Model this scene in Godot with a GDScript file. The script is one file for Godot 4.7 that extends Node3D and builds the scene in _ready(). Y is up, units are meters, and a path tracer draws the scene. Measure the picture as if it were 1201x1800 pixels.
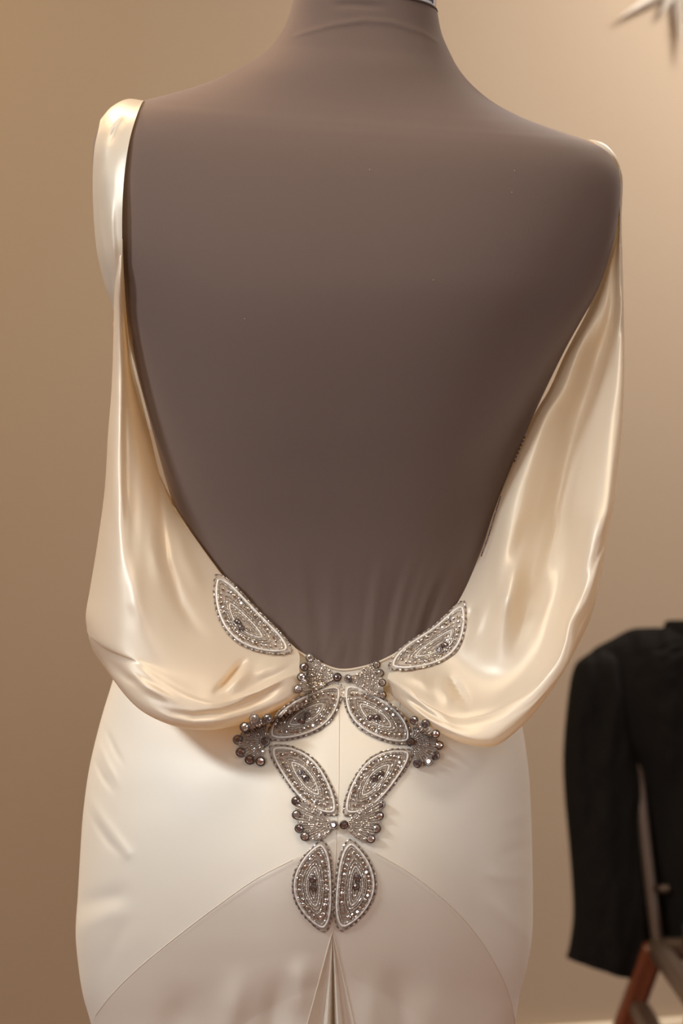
extends Node3D
# Back view of an ivory satin gown on a taupe dress form in a hotel-like room.
# Outlines were measured on the photograph; pt() turns a measurement and a depth (millimetres) into metres.

const EYE := Vector3(0.0, 1.06, 1.67)
const K := 2.4633e-4
const ROOM_TURN := 17.0
const ROOM_AT := Vector3(0.52, 0.0, -2.6)
const CELL := 4.0
const CW := 420
const CH := 520

var rng := RandomNumberGenerator.new()
var M := {}
var zbuf := PackedFloat32Array()

# ------------------------------------------------------------------ basics
func pt(px: float, py: float, zmm: float) -> Vector3:
	var z := zmm * 0.001
	var s := K * (EYE.z - z)
	return Vector3((px - 600.5) * s, EYE.y + (900.0 - py) * s, z)

func tag(o: Node, label := "", category := "", group := "", kind := "") -> void:
	if label: o.set_meta("label", label)
	if category: o.set_meta("category", category)
	if group: o.set_meta("group", group)
	if kind: o.set_meta("kind", kind)

func put(called: String, mesh: Mesh, mat: Material, parent: Node = self) -> MeshInstance3D:
	var o := MeshInstance3D.new()
	o.name = called
	o.mesh = mesh
	if mat: o.material_override = mat
	parent.add_child(o, true)
	return o

func thing(called: String, at := Vector3.ZERO) -> Node3D:
	var o := Node3D.new()
	o.name = called
	add_child(o, true)
	o.position = at
	return o

func cr(a, b, c, d, t: float):
	return b + (c - a) * (0.5 * t) + (a * 2.0 - b * 5.0 + c * 4.0 - d) * (0.5 * t * t) + (b * 3.0 - a - c * 3.0 + d) * (0.5 * t * t * t)

# a row of points resampled to n points, evenly by chord length
func resample(row: Array, n: int) -> PackedVector3Array:
	var c := Curve3D.new()
	c.bake_interval = 2.0
	for i in row.size():
		var p: Vector3 = row[i]
		var a: Vector3 = row[maxi(i - 1, 0)]
		var b: Vector3 = row[mini(i + 1, row.size() - 1)]
		var m := (b - a)
		var li: float = p.distance_to(a)
		var lo: float = p.distance_to(b)
		var tot := maxf(li + lo, 1e-3)
		c.add_point(p, -m * (li / tot) * 0.33, m * (lo / tot) * 0.33)
	var out := PackedVector3Array()
	var l := c.get_baked_length()
	for i in n:
		out.append(c.sample_baked(l * i / float(n - 1), true))
	return out

# grid of world points -> smooth mesh
func grid_mesh(g: Array, wrap := false, uvs := Vector2(1, 1)) -> ArrayMesh:
	var nr := g.size()
	var nc: int = g[0].size()
	var v := PackedVector3Array()
	var nn := PackedVector3Array()
	var uv := PackedVector2Array()
	v.resize(nr * nc); nn.resize(nr * nc); uv.resize(nr * nc)
	for r in nr:
		var row: PackedVector3Array = g[r]
		var ra: PackedVector3Array = g[maxi(r - 1, 0)]
		var rb: PackedVector3Array = g[mini(r + 1, nr - 1)]
		for c in nc:
			var ca := maxi(c - 1, 0)
			var cb := mini(c + 1, nc - 1)
			if wrap:
				if c == 0: ca = nc - 2
				if c == nc - 1: cb = 1
			var dx := row[cb] - row[ca]
			var dy := rb[c] - ra[c]
			var n := dy.cross(dx)
			v[r * nc + c] = row[c]
			nn[r * nc + c] = n.normalized() if n.length() > 1e-14 else Vector3.BACK
			uv[r * nc + c] = Vector2(c / float(nc - 1) * uvs.x, r / float(nr - 1) * uvs.y)
	var idx := PackedInt32Array()
	idx.resize((nr - 1) * (nc - 1) * 6)
	var k := 0
	for r in nr - 1:
		for c in nc - 1:
			var a := r * nc + c
			var b := a + nc
			idx[k] = a; idx[k + 1] = a + 1; idx[k + 2] = b
			idx[k + 3] = a + 1; idx[k + 4] = b + 1; idx[k + 5] = b
			k += 6
	return arr_mesh(v, nn, idx, uv)

func arr_mesh(v: PackedVector3Array, n: PackedVector3Array, idx: PackedInt32Array, uv := PackedVector2Array()) -> ArrayMesh:
	var a := []
	a.resize(Mesh.ARRAY_MAX)
	a[Mesh.ARRAY_VERTEX] = v
	a[Mesh.ARRAY_NORMAL] = n
	a[Mesh.ARRAY_INDEX] = idx
	if uv.size(): a[Mesh.ARRAY_TEX_UV] = uv
	var m := ArrayMesh.new()
	m.add_surface_from_arrays(Mesh.PRIMITIVE_TRIANGLES, a)
	return m

# tube along world points
func tube_mesh(p: PackedVector3Array, rad: float, sides := 8, taper := false, flat := 1.0) -> ArrayMesh:
	var g := []
	var ref := Vector3(0, 0, 1)
	for i in p.size():
		var d := (p[mini(i + 1, p.size() - 1)] - p[maxi(i - 1, 0)]).normalized()
		var s := d.cross(ref)
		if s.length() < 0.01: s = d.cross(Vector3(0, 1, 0))
		s = s.normalized()
		var u := s.cross(d).normalized()
		var r := rad
		if taper: r *= clampf(minf(i, p.size() - 1 - i) / 3.0, 0.05, 1.0)
		var row := PackedVector3Array()
		for k in sides + 1:
			var an := TAU * k / sides
			row.append(p[i] + (s * cos(an) + u * sin(an) * flat) * r)
		g.append(row)
	return grid_mesh(g, true)

func join(meshes: Array) -> ArrayMesh:
	var st := SurfaceTool.new()
	st.begin(Mesh.PRIMITIVE_TRIANGLES)
	for m in meshes:
		st.append_from(m[0], 0, m[1])
	return st.commit()

# box with chamfered edges, centred
func cbox(s: Vector3, b := 0.004) -> ArrayMesh:
	var st := SurfaceTool.new()
	st.begin(Mesh.PRIMITIVE_TRIANGLES)
	var h := s * 0.5
	b = minf(b, minf(h.x, minf(h.y, h.z)) * 0.9)
	var pts := []
	for ax in 3:
		for sg in [-1.0, 1.0]:
			var q := []
			for cr_ in [[-1, -1], [1, -1], [1, 1], [-1, 1]]:
				var p := Vector3()
				p[ax] = sg * h[ax]
				p[(ax + 1) % 3] = cr_[0] * (h[(ax + 1) % 3] - b)
				p[(ax + 2) % 3] = cr_[1] * (h[(ax + 2) % 3] - b)
				q.append(p)
			face(st, q)
			pts.append_array(q)
	for a in [-1.0, 1.0]:
		for c in [-1.0, 1.0]:
			for ax in 3:
				var i := (ax + 1) % 3
				var j := (ax + 2) % 3
				var q := []
				for e in [-1.0, 1.0]:
					var p := Vector3(); p[ax] = e * (h[ax] - b); p[i] = a * h[i]; p[j] = c * (h[j] - b)
					var p2 := Vector3(); p2[ax] = e * (h[ax] - b); p2[i] = a * (h[i] - b); p2[j] = c * h[j]
					if e < 0: q.append(p); q.append(p2)
					else: q.append(p2); q.append(p)
				face(st, q)
			for e in [-1.0, 1.0]:
				var t := []
				for ax in 3:
					var p := Vector3(a * (h.x - b), c * (h.y - b), e * (h.z - b))
					p[ax] = [a, c, e][ax] * h[ax]
					t.append(p)
				face(st, t)
	return st.commit()

# flat convex face turned outwards from the origin side
func face(st: SurfaceTool, q: Array, centre := Vector3.ZERO) -> void:
	var n: Vector3 = (q[1] - q[0]).cross(q[2] - q[0]).normalized()
	var mid := Vector3.ZERO
	for p in q: mid += p
	mid /= q.size()
	var out := n.dot(mid - centre) > 0
	if not out: n = -n
	for i in range(1, q.size() - 1):
		var tri := [q[0], q[i + 1], q[i]] if out else [q[0], q[i], q[i + 1]]
		for p in tri:
			st.set_normal(n)
			st.set_uv(Vector2(p.x + p.z, p.y))
			st.add_vertex(p)

func bar(a: Vector3, b: Vector3, w: float, d: float, bev := 0.004) -> Array:
	var y := (b - a)
	var l := y.length()
	y /= l
	var x := y.cross(Vector3(0, 0, 1))
	if x.length() < 0.05: x = y.cross(Vector3(1, 0, 0))
	x = x.normalized()
	return [cbox(Vector3(w, l, d), bev), Transform3D(Basis(x, y, x.cross(y)), (a + b) * 0.5)]

# ------------------------------------------------------------------ materials
func mat(c: Color, rough: float, metal := 0.0) -> StandardMaterial3D:
	var m := StandardMaterial3D.new()
	m.albedo_color = c
	m.roughness = rough
	m.metallic = metal
	return m

func noise_tex(freq: float, seed_: int, size := 512, as_normal := false, strength := 4.0, ramp: Gradient = null, stretch := 1.0) -> NoiseTexture2D:
	var n := FastNoiseLite.new()
	n.seed = seed_
	n.frequency = freq
	n.fractal_octaves = 4
	var t := NoiseTexture2D.new()
	t.width = size; t.height = size
	t.seamless = true
	t.noise = n
	t.as_normal_map = as_normal
	t.bump_strength = strength
	if ramp: t.color_ramp = ramp
	return t

func ramp2(a: Color, b: Color) -> Gradient:
	var g := Gradient.new()
	g.set_color(0, a); g.set_color(1, b)
	return g

func weave(size: int, seed_: int, depth: float) -> ImageTexture:
	# knitted / woven thread relief, as a height picture
	var im := Image.create(size, size, false, Image.FORMAT_L8)
	var r := RandomNumberGenerator.new()
	r.seed = seed_
	for y in size:
		for x in size:
			var v := 0.5 + 0.25 * sin(TAU * x / 4.0) * (1.0 if (y / 4) % 2 == 0 else -1.0) + r.randf_range(-depth, depth)
			im.set_pixel(x, y, Color(v, v, v))
	return ImageTexture.create_from_image(im)

func materials() -> void:
	# ivory satin
	for q in [["satin", 0.62], ["satin_panel", -0.62], ["satin_drape", 0.5]]:
		var s := mat(Color(0.94, 0.90, 0.83), 0.42, 0.17)
		s.metallic_specular = 0.62
		s.anisotropy_enabled = true
		s.anisotropy = q[1]
		s.rim_enabled = true
		s.rim = 0.15
		s.rim_tint = 0.6
		s.normal_enabled = true
		s.normal_texture = noise_tex(0.012, 5, 512, true, 3.0)
		s.normal_scale = 0.12
		s.uv1_triplanar = true
		s.uv1_scale = Vector3(5, 5, 5)
		if q[0] != "satin_drape": s.roughness = 0.52
		else:
			s.backlight_enabled = true
			s.backlight = Color(0.82, 0.73, 0.58)
		M[q[0]] = s
	M.seam = mat(Color(0.90, 0.84, 0.76), 0.5)
	M.lining = mat(Color(0.86, 0.77, 0.66), 0.6)
	# taupe jersey with a soft nap
	var j := mat(Color(0.42, 0.355, 0.325), 0.95)
	j.metallic_specular = 0.2
	j.rim_enabled = true
	j.rim = 1.0
	j.rim_tint = 0.5
	j.normal_enabled = true
	var jw := weave(256, 3, 0.2).get_image()
	jw.convert(Image.FORMAT_RGB8)
	jw.bump_map_to_normal_map(1.5)
	j.normal_texture = ImageTexture.create_from_image(jw)
	j.normal_scale = 0.3
	j.uv1_triplanar = true
	j.uv1_scale = Vector3(14, 14, 14)
	M.jersey = j
	M.lint = mat(Color(0.85, 0.8, 0.74), 0.9)
	M.cord = mat(Color(0.93, 0.90, 0.86), 0.4)
	M.tulle = mat(Color(0.72, 0.66, 0.60), 0.6)
	M.bead = mat(Color(0.82, 0.77, 0.72), 0.2, 0.5)
	M.bead_dark = mat(Color(0.56, 0.50, 0.47), 0.25, 0.5)
	M.crystal = mat(Color(0.95, 0.93, 0.92), 0.06, 0.9)
	M.crystal_warm = mat(Color(0.88, 0.82, 0.76), 0.07, 0.9)
	M.smoke = mat(Color(0.66, 0.62, 0.62), 0.08, 0.9)
	M.setting = mat(Color(0.47, 0.43, 0.40), 0.3, 0.8)
	# room
	var w := mat(Color(0.715, 0.635, 0.545), 0.85)
	w.normal_enabled = true
	w.normal_texture = noise_tex(0.05, 9, 512, true, 3.0)
	w.normal_scale = 0.1
	w.uv1_triplanar = true
	w.uv1_world_triplanar = true
	w.uv1_scale = Vector3(1.6, 1.6, 1.6)
	M.wall = w
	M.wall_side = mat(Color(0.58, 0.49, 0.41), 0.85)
	M.ceiling = mat(Color(0.88, 0.84, 0.78), 0.9)
	var f := mat(Color.WHITE, 0.95)
	f.albedo_texture = noise_tex(0.03, 21, 512, false, 4.0, ramp2(Color(0.40, 0.225, 0.115), Color(0.49, 0.285, 0.15)))
	f.uv1_triplanar = true
	f.uv1_world_triplanar = true
	f.uv1_scale = Vector3(1.1, 1.1, 1.1)
	M.carpet = f
	M.trim = mat(Color(0.93, 0.86, 0.74), 0.4)
	M.black_cloth = mat(Color(0.11, 0.098, 0.088), 0.9)
	M.black_cloth.metallic_specular = 0.2
	M.black_cloth.normal_enabled = true
	M.black_cloth.normal_texture = noise_tex(0.02, 31, 512, true, 5.0)
	M.black_cloth.normal_scale = 0.3
	M.black_cloth.uv1_triplanar = true
	M.black_cloth.uv1_scale = Vector3(3, 3, 3)
	M.seat_cloth = mat(Color(0.12, 0.11, 0.11), 0.85)
	M.bronze = mat(Color(0.42, 0.35, 0.30), 0.4, 0.5)
	var wood := mat(Color.WHITE, 0.4)
	wood.albedo_texture = noise_tex(0.02, 41, 256, false, 4.0, ramp2(Color(0.36, 0.17, 0.09), Color(0.47, 0.25, 0.15)))
	wood.uv1_triplanar = true
	wood.uv1_scale = Vector3(10, 1.2, 10)
	M.wood = wood
	M.paper = mat(Color(0.93, 0.90, 0.86), 0.5)
	M.brass = mat(Color(0.72, 0.62, 0.45), 0.35, 0.6)

# ------------------------------------------------------------------ dress form
# each level: left height, left edge, right height, right edge, back depth, front depth
var BODY := [
	[-60, 522, -35, 764, -62, -178], [-28, 521, 8, 767, -62, -178], [2, 515, 27, 770, -61, -180], [40, 503, 60, 777, -59, -182],
	[72, 484, 90, 790, -55, -186], [98, 457, 120, 806, -50, -190], [120, 418, 150, 831, -46, -192], [138, 382, 180, 868, -42, -195],
	[153, 340, 205, 915, -38, -198], [165, 298, 223, 962, -34, -202], [177, 252, 237, 1003, -30, -206], [191, 206, 250, 1040, -25, -210],
	[212, 180, 268, 1068, -19, -216], [242, 166, 297, 1087, -13, -222], [290, 163, 340, 1091, -7, -230], [360, 167, 400, 1084, -1, -238],
	[440, 178, 460, 1069, 3, -245], [520, 200, 522, 1045, 4, -250], [610, 228, 616, 993, -1, -250], [740, 263, 740, 934, -14, -235],
	[850, 293, 850, 889, -28, -215], [950, 325, 950, 862, -40, -200], [1050, 345, 1050, 850, -47, -195], [1130, 335, 1130, 850, -46, -200],
	[1200, 290, 1200, 865, -40, -210], [1300, 230, 1300, 880, -20, -215], [1450, 190, 1450, 895, -8, -215], [1640, 180, 1640, 890, -8, -215]]
const ZM := -115.0
const BN := 2.35

func body_level(v: float) -> Array:
	var i := clampi(int(v), 0, BODY.size() - 2)
	var t := v - i
	var o := []
	for k in 6:
		o.append(cr(float(BODY[maxi(i - 1, 0)][k]), float(BODY[i][k]), float(BODY[i + 1][k]), float(BODY[mini(i + 2, BODY.size() - 1)][k]), t))
	return o

# depth of the back of the form behind a measured point
func bz(px: float, py: float) -> float:
	var lo := 0.0
	var hi := BODY.size() - 1.0
	var l: Array
	var sx := 0.0
	for i in 16:
		var v := (lo + hi) * 0.5
		l = body_level(v)
		sx = clampf((px - (l[1] + l[3]) * 0.5) / ((l[3] - l[1]) * 0.5), -1, 1)
		if lerpf(l[0], l[2], (sx + 1) * 0.5) < py: lo = v
		else: hi = v
	return ZM + (l[4] - ZM) * pow(maxf(0.0, 1.0 - pow(absf(sx), BN)), 1.0 / BN)

func jersey_fold(px: float, py: float) -> float:
	var z := 0.0
	var f := smoothstep(955, 1090, py) * smoothstep(395, 450, px) * smoothstep(850, 800, px)
	if f > 0.0:
		var xs := px + (py - 1100.0) * (px - 600.0) / 200.0 * 0.42
		z += f * 1.45 * (sin(xs * 0.165) * 0.5 + sin(xs * 0.29 + 1.3) * 0.35 + sin(xs * 0.098 + 0.4) * 0.5)
	# the gathered seam round the base of the neck
	if py < 90:
		for s in [[[520, 62], [585, 44], [640, 36], [690, 40], [745, 58], [770, 74]]]:
			z += 1.1 * exp(-pow(dist_line(Vector2(px, py), s) / 3.5, 2))
		z += -1.2 * exp(-pow((py - 8.0 - absf(px - 610) * 0.05) / 5.0, 2)) * smoothstep(570, 610, px) * smoothstep(700, 640, px)
	return z

func dist_line(p: Vector2, l: Array) -> float:
	var d := 1e9
	for i in l.size() - 1:
		var a := Vector2(l[i][0], l[i][1])
		var b := Vector2(l[i + 1][0], l[i + 1][1])
		var ab := b - a
		var t := clampf((p - a).dot(ab) / ab.length_squared(), 0, 1)
		d = minf(d, p.distance_to(a + ab * t))
	return d

# the rim where the jersey ends on the neck
func neck_pt(an: float, r: float, up: float) -> Vector3:
	var l := body_level(1.6)
	var sx := -signf(cos(an)) * pow(absf(cos(an)), 2.0 / BN)
	var sz := signf(sin(an)) * pow(absf(sin(an)), 2.0 / BN)
	var px: float = (l[1] + l[3]) * 0.5 + (l[3] - l[1]) * 0.5 * sx * r
	var py: float = lerpf(l[0], l[2], (sx + 1) * 0.5)
	var p: Vector3
	if sz >= 0: p = pt(px, py - 20.0 * sz, ZM + (l[4] - ZM) * sz * r)
	else:
		p = pt(px, py, ZM)
		p.z = (ZM - (l[5] - ZM) * sz * r) * 0.001
	return p + Vector3(0, up, 0)

func make_form() -> void:
	var root := thing("dress_form", Vector3(0.0, 0, -0.115))
	tag(root, "taupe jersey covered dress form with bare open back and narrow neck wearing the ivory gown", "dress form")
	var g := []
	var per := 9
	var nl := (BODY.size() - 1) * per
	var nc := 220
	for r in nl + 1:
		var lv := lerpf(1.6, BODY.size() - 1.0, r / float(nl))
		var l := body_level(lv)
		var row := PackedVector3Array()
		for c in nc + 1:
			var an := TAU * c / nc
			var ct := -cos(an)
			var sn := sin(an)
			var sx := signf(ct) * pow(absf(ct), 2.0 / BN)
			var sz := pow(absf(sn), 2.0 / BN)
			var px: float = (l[1] + l[3]) * 0.5 + (l[3] - l[1]) * 0.5 * sx
			var py: float = lerpf(l[0], l[2], (sx + 1) * 0.5)
			if sn >= 0: py -= 20.0 * sz * clampf(1.0 - (lv - 1.6) / 2.6, 0, 1)
			if sn >= 0:
				row.append(pt(px, py, ZM + (l[4] - ZM) * sz + jersey_fold(px, py) * sz) - root.position)
				splat(px, py, ZM + (l[4] - ZM) * sz)
			else:
				var p := pt(px, py, ZM)
				p.z = (ZM + (l[5] - ZM) * sz) * 0.001
				row.append(p - root.position)
		g.append(row)
	put("torso", grid_mesh(g, true), M.jersey, root)
	# neck cap: a band standing on the neck, with a printed maker's label at its right
	var capg := []
	for k in [[-0.2, 0.0], [-0.002, 0.97], [0.002, 0.995], [0.03, 0.985], [0.042, 0.93], [0.05, 0.75], [0.052, 0.0]]:
		var row := PackedVector3Array()
		for c in 65: row.append(neck_pt(TAU * c / 64, k[1], maxf(k[0], -0.004)) - root.position)
		capg.append(row)
	put("neck_cap", grid_mesh(capg, true), M.brass, root)
	var lab := []
	for yy in [0.0004, 0.026]:
		var row := PackedVector3Array()
		for c in 25: row.append(neck_pt(PI * (0.60 + 0.31 * c / 24.0), 1.004, yy) + Vector3(0, 0, 0.0008) - root.position)
		lab.insert(0, row)
	var im := Image.create(128, 48, false, Image.FORMAT_RGB8)
	im.fill(Color(0.86, 0.87, 0.9))
	var blue := Color(0.10, 0.11, 0.27)
	for q in [[4, 18, 10, 26], [20, 22, 6, 22], [30, 16, 4, 30], [40, 24, 14, 20], [60, 20, 5, 26], [70, 14, 12, 30], [88, 30, 30, 14], [90, 18, 9, 26], [4, 4, 110, 6], [108, 14, 10, 32]]:
		im.fill_rect(Rect2i(q[0], q[1], q[2], q[3]), blue)
	for q in [[8, 24, 3, 12], [45, 28, 5, 10], [74, 20, 4, 12]]:
		im.fill_rect(Rect2i(q[0], q[1], q[2], q[3]), Color(0.86, 0.87, 0.9))
	var lm := mat(Color.WHITE, 0.4)
	lm.albedo_texture = ImageTexture.create_from_image(im)
	var lo := put("maker_label", grid_mesh(lab), lm, root)
	tag(lo, "white label with dark blue print on the neck")
	# dark edge where the jersey ends
	var rim := PackedVector3Array()
	for c in 41: rim.append(neck_pt(PI * c / 40.0, 1.0, -0.0006) + Vector3(0, 0, 0.0005) - root.position)
	put("neck_edge", tube_mesh(rim, 0.0007, 6), mat(Color(0.33, 0.26, 0.23), 0.9), root)
	# the stand below the skirt
	var pole := CylinderMesh.new(); pole.top_radius = 0.016; pole.bottom_radius = 0.016; pole.height = 0.78
	var po := put("pole", pole, M.bronze, root); po.position = Vector3(0, 0.42, -0.01)
	var basem := CylinderMesh.new(); basem.top_radius = 0.14; basem.bottom_radius = 0.16; basem.height = 0.03
	var ba := put("base", basem, M.bronze, root); ba.position = Vector3(0, 0.015, -0.01)
	# specks of lint on the jersey
	var bits := []
	for q in [[650, 298], [762, 492], [900, 338], [640, 62], [905, 300], [430, 560]]:
		var s := SphereMesh.new(); s.radius = 0.0004; s.height = 0.0005; s.radial_segments = 6; s.rings = 3
		bits.append([s, Transform3D(Basis(), pt(q[0], q[1], bz(q[0], q[1]) + 0.3) - root.position)])
	var li := put("lint", join(bits), M.lint, root)
	tag(li, "", "", "", "stuff")

# ------------------------------------------------------------------ depth record of what lies outermost
func splat(px: float, py: float, z: float) -> void:
	var i := int(px / CELL)
	var j := int(py / CELL)
	if i < 0 or j < 0 or i >= CW or j >= CH: return
	var k := j * CW + i
	if z > zbuf[k]: zbuf[k] = z

func top_z(px: float, py: float) -> float:
	var i := int(px / CELL)
	var j := int(py / CELL)
	for rr in [2, 4, 6]:
		var most := -900.0
		for b in range(j - rr, j + rr + 1):
			for a in range(i - rr, i + rr + 1): most = maxf(most, zbuf[b * CW + a])
		if most < -890: continue
		var z := 0.0
		var n := 0.0
		for b in range(j - rr, j + rr + 1):
			for a in range(i - rr, i + rr + 1):
				var q := zbuf[b * CW + a]
				if q > most - 9.0:
					var w := 1.0 / (1.0 + Vector2(a + 0.5 - px / CELL, b + 0.5 - py / CELL).length_squared())
					z += q * w; n += w
		return z / n
	return 0.0

# ------------------------------------------------------------------ cloth patches
func fold_z(px: float, py: float, folds: Array) -> float:
	var z := 0.0
	for f in folds:
		var b: Rect2 = f.box
		if px < b.position.x or py < b.position.y or px > b.end.x or py > b.end.y: continue
		var q := along_line(Vector2(px, py), f.pts)
		var e: float = exp(-pow(q.x / f.w, 2))
		if e < 0.002: continue
		var t: float = q.y
		if f.open < 1: t = minf(t, 1.0 - q.y) if f.open == 0 else (1.0 - q.y if f.open == -1 else q.y)
		z += f.h * e * (1.0 if f.open == 2 else smoothstep(0.0, 0.42, t))
	return z

# distance from a line and place along it, 0 to 1
func along_line(p: Vector2, l: Array) -> Vector2:
	var best := Vector2(1e9, 0)
	var run := 0.0
	var whole := 0.0
	for i in l.size() - 1:
		var a := Vector2(l[i][0], l[i][1])
		var ab := Vector2(l[i + 1][0], l[i + 1][1]) - a
		var len := ab.length()
		var t := clampf((p - a).dot(ab) / (len * len), 0, 1)
		var d := p.distance_to(a + ab * t)
		if d < best.x: best = Vector2(d, whole + len * t)
		whole += len
	return Vector2(best.x, best.y / whole)

# open: 0 dies out at both ends, 1 only at its start, -1 only at its end, 2 not at all
func fold(h: float, w: float, pts: Array, open := 0) -> Dictionary:
	var b := Rect2(pts[0][0], pts[0][1], 0, 0)
	for p in pts: b = b.expand(Vector2(p[0], p[1]))
	return {"h": h, "w": w, "pts": pts, "box": b.grow(w * 2.6), "open": open}

# rows of measured points [x, y, depth] -> fine cloth surface
func cloth(rows: Array, nc: int, per: int, folds := [], record := true) -> ArrayMesh:
	var rs := []
	for r in rows:
		var a := []
		for p in r: a.append(Vector3(p[0], p[1], p[2]))
		rs.append(resample(a, nc))
	var g := []
	var n := rs.size()
	for r in (n - 1) * per + 1:
		var i := mini(r / per, n - 2)
		var t := r / float(per) - i
		var row := PackedVector3Array()
		for c in nc:
			var p: Vector3 = cr(rs[maxi(i - 1, 0)][c], rs[i][c], rs[i + 1][c], rs[mini(i + 2, n - 1)][c], t)
			p.z += fold_z(p.x, p.y, folds)
			if record: splat(p.x, p.y, p.z)
			row.append(pt(p.x, p.y, p.z))
		g.append(row)
	return grid_mesh(g)

func line_on(pts: Array, n: int, lift: float, use_top := true) -> PackedVector3Array:
	var a := []
	for p in pts: a.append(Vector3(p[0], p[1], 0))
	var o := PackedVector3Array()
	for q in resample(a, n):
		o.append(pt(q.x, q.y, (top_z(q.x, q.y) if use_top else skirt_z(q.x, q.y)) + lift))
	return o

# ------------------------------------------------------------------ skirt
var SK := [[1150, 212, 890, -46], [1200, 197, 900, -36], [1270, 176, 917, -20], [1350, 157, 929, -3], [1430, 146, 934, 8], [1500, 141, 936, 14],
	[1570, 137, 937, 15], [1640, 133, 936, 11], [1700, 138, 927, 5], [1750, 146, 914, -2], [1800, 160, 905, -9], [1900, 183, 885, -22],
	[2100, 190, 880, -26], [2400, 120, 960, -5], [2800, -10, 1090, 40], [3200, -150, 1230, 90], [3462, -260, 1330, 130]]
const SEAM_L := [[597, 1470], [570, 1488], [515, 1511], [450, 1545], [380, 1594], [300, 1655], [240, 1705], [195, 1750], [168, 1785], [155, 1815], [110, 1960]]
const SEAM_R := [[597, 1470], [630, 1484], [660, 1499], [720, 1534], [790, 1590], [840, 1646], [875, 1703], [896, 1752], [906, 1800], [912, 1850], [960, 2050]]

func sk(py: float) -> Array:
	var i := 0
	while i < SK.size() - 2 and SK[i + 1][0] < py: i += 1
	var t: float = clampf((py - SK[i][0]) / float(SK[i + 1][0] - SK[i][0]), -0.3, 1.0)
	var o := []
	for k in [1, 2, 3]:
		# tangents scaled for the uneven steps
		var p1: float = SK[i][k]
		var p2: float = SK[i + 1][k]
		var h: float = SK[i + 1][0] - SK[i][0]
		var m1: float = (p2 - SK[maxi(i - 1, 0)][k]) / maxf(SK[i + 1][0] - SK[maxi(i - 1, 0)][0], 1) * h
		var m2: float = (SK[mini(i + 2, SK.size() - 1)][k] - p1) / maxf(SK[mini(i + 2, SK.size() - 1)][0] - SK[i][0], 1) * h
		o.append((2 * t * t * t - 3 * t * t + 1) * p1 + (t * t * t - 2 * t * t + t) * m1 + (-2 * t * t * t + 3 * t * t) * p2 + (t * t * t - t * t) * m2)
	return o

func seam_y(px: float) -> float:
	var l := SEAM_L if px < 597 else SEAM_R
	for i in l.size() - 1:
		var a: float = l[i][0]
		var b: float = l[i + 1][0]
		if (px - a) * (px - b) <= 0:
			return lerpf(l[i][1], l[i + 1][1], (px - a) / (b - a))
	return 2050.0

var skirt_folds := []

func skirt_z(px: float, py: float) -> float:
	var l := sk(py)
	var sx: float = clampf((px - (l[0] + l[1]) * 0.5) / ((l[1] - l[0]) * 0.5), -1, 1)
	return ZM + (l[2] - ZM) * sqrt(1.0 - sx * sx) + skirt_extra(px, py, sx)

func skirt_extra(px: float, py: float, sx: float) -> float:
	var c := sqrt(maxf(0.0, 1.0 - sx * sx))
	var d := py - seam_y(px)
	var z := 0.0
	if d > 0: z -= minf(d, 240.0) * 0.05 * c * smoothstep(0, 12, d)
	else: z += 1.0 * exp(d / 26.0) * c - 1.0 * c
	return z + fold_z(px, py, skirt_folds) * smoothstep(0.0, 0.25, c)

func skirt_pt(sx: float, py: float, back: bool) -> Vector3:
	var l := sk(py)
	var px: float = (l[0] + l[1]) * 0.5 + (l[1] - l[0]) * 0.5 * sx
	var c := sqrt(maxf(0.0, 1.0 - sx * sx))
	if back:
		var z: float = ZM + (l[2] - ZM) * c + skirt_extra(px, py, sx)
		splat(px, py, z)
		return pt(px, py, z)
	var p := pt(px, py, ZM)
	p.z = (ZM - (95.0 + (l[1] - l[0]) * 0.02 + maxf(0.0, l[2]) * 0.9) * c) * 0.001
	return p

func sx_of(px: float, py: float) -> float:
	var l := sk(py)
	return clampf((px - (l[0] + l[1]) * 0.5) / ((l[1] - l[0]) * 0.5), -1, 1)

func wedge(py: float, side: int) -> float:
	var d := maxf(0.0, py - 1636.0)
	return 585.0 + (-d * 0.27 if side < 0 else d * 0.23)

func godet_z(q: float, py: float) -> float:
	var a := clampf((py - 1636.0) / 160.0, 0, 1.6)
	# pleats: a fold lying left, the deep middle pleat, a fold lying right
	var z := -7.0 * sin(PI * q) * a
	z += a * 9.0 * exp(-pow((q - 0.43) / 0.09, 2))
	z += a * 9.5 * exp(-pow((q - 0.66) / 0.08, 2))
	z -= a * 8.0 * exp(-pow((q - 0.555) / 0.045, 2))
	z -= a * 2.0 * exp(-pow((q - 0.22) / 0.12, 2))
	return z

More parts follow.
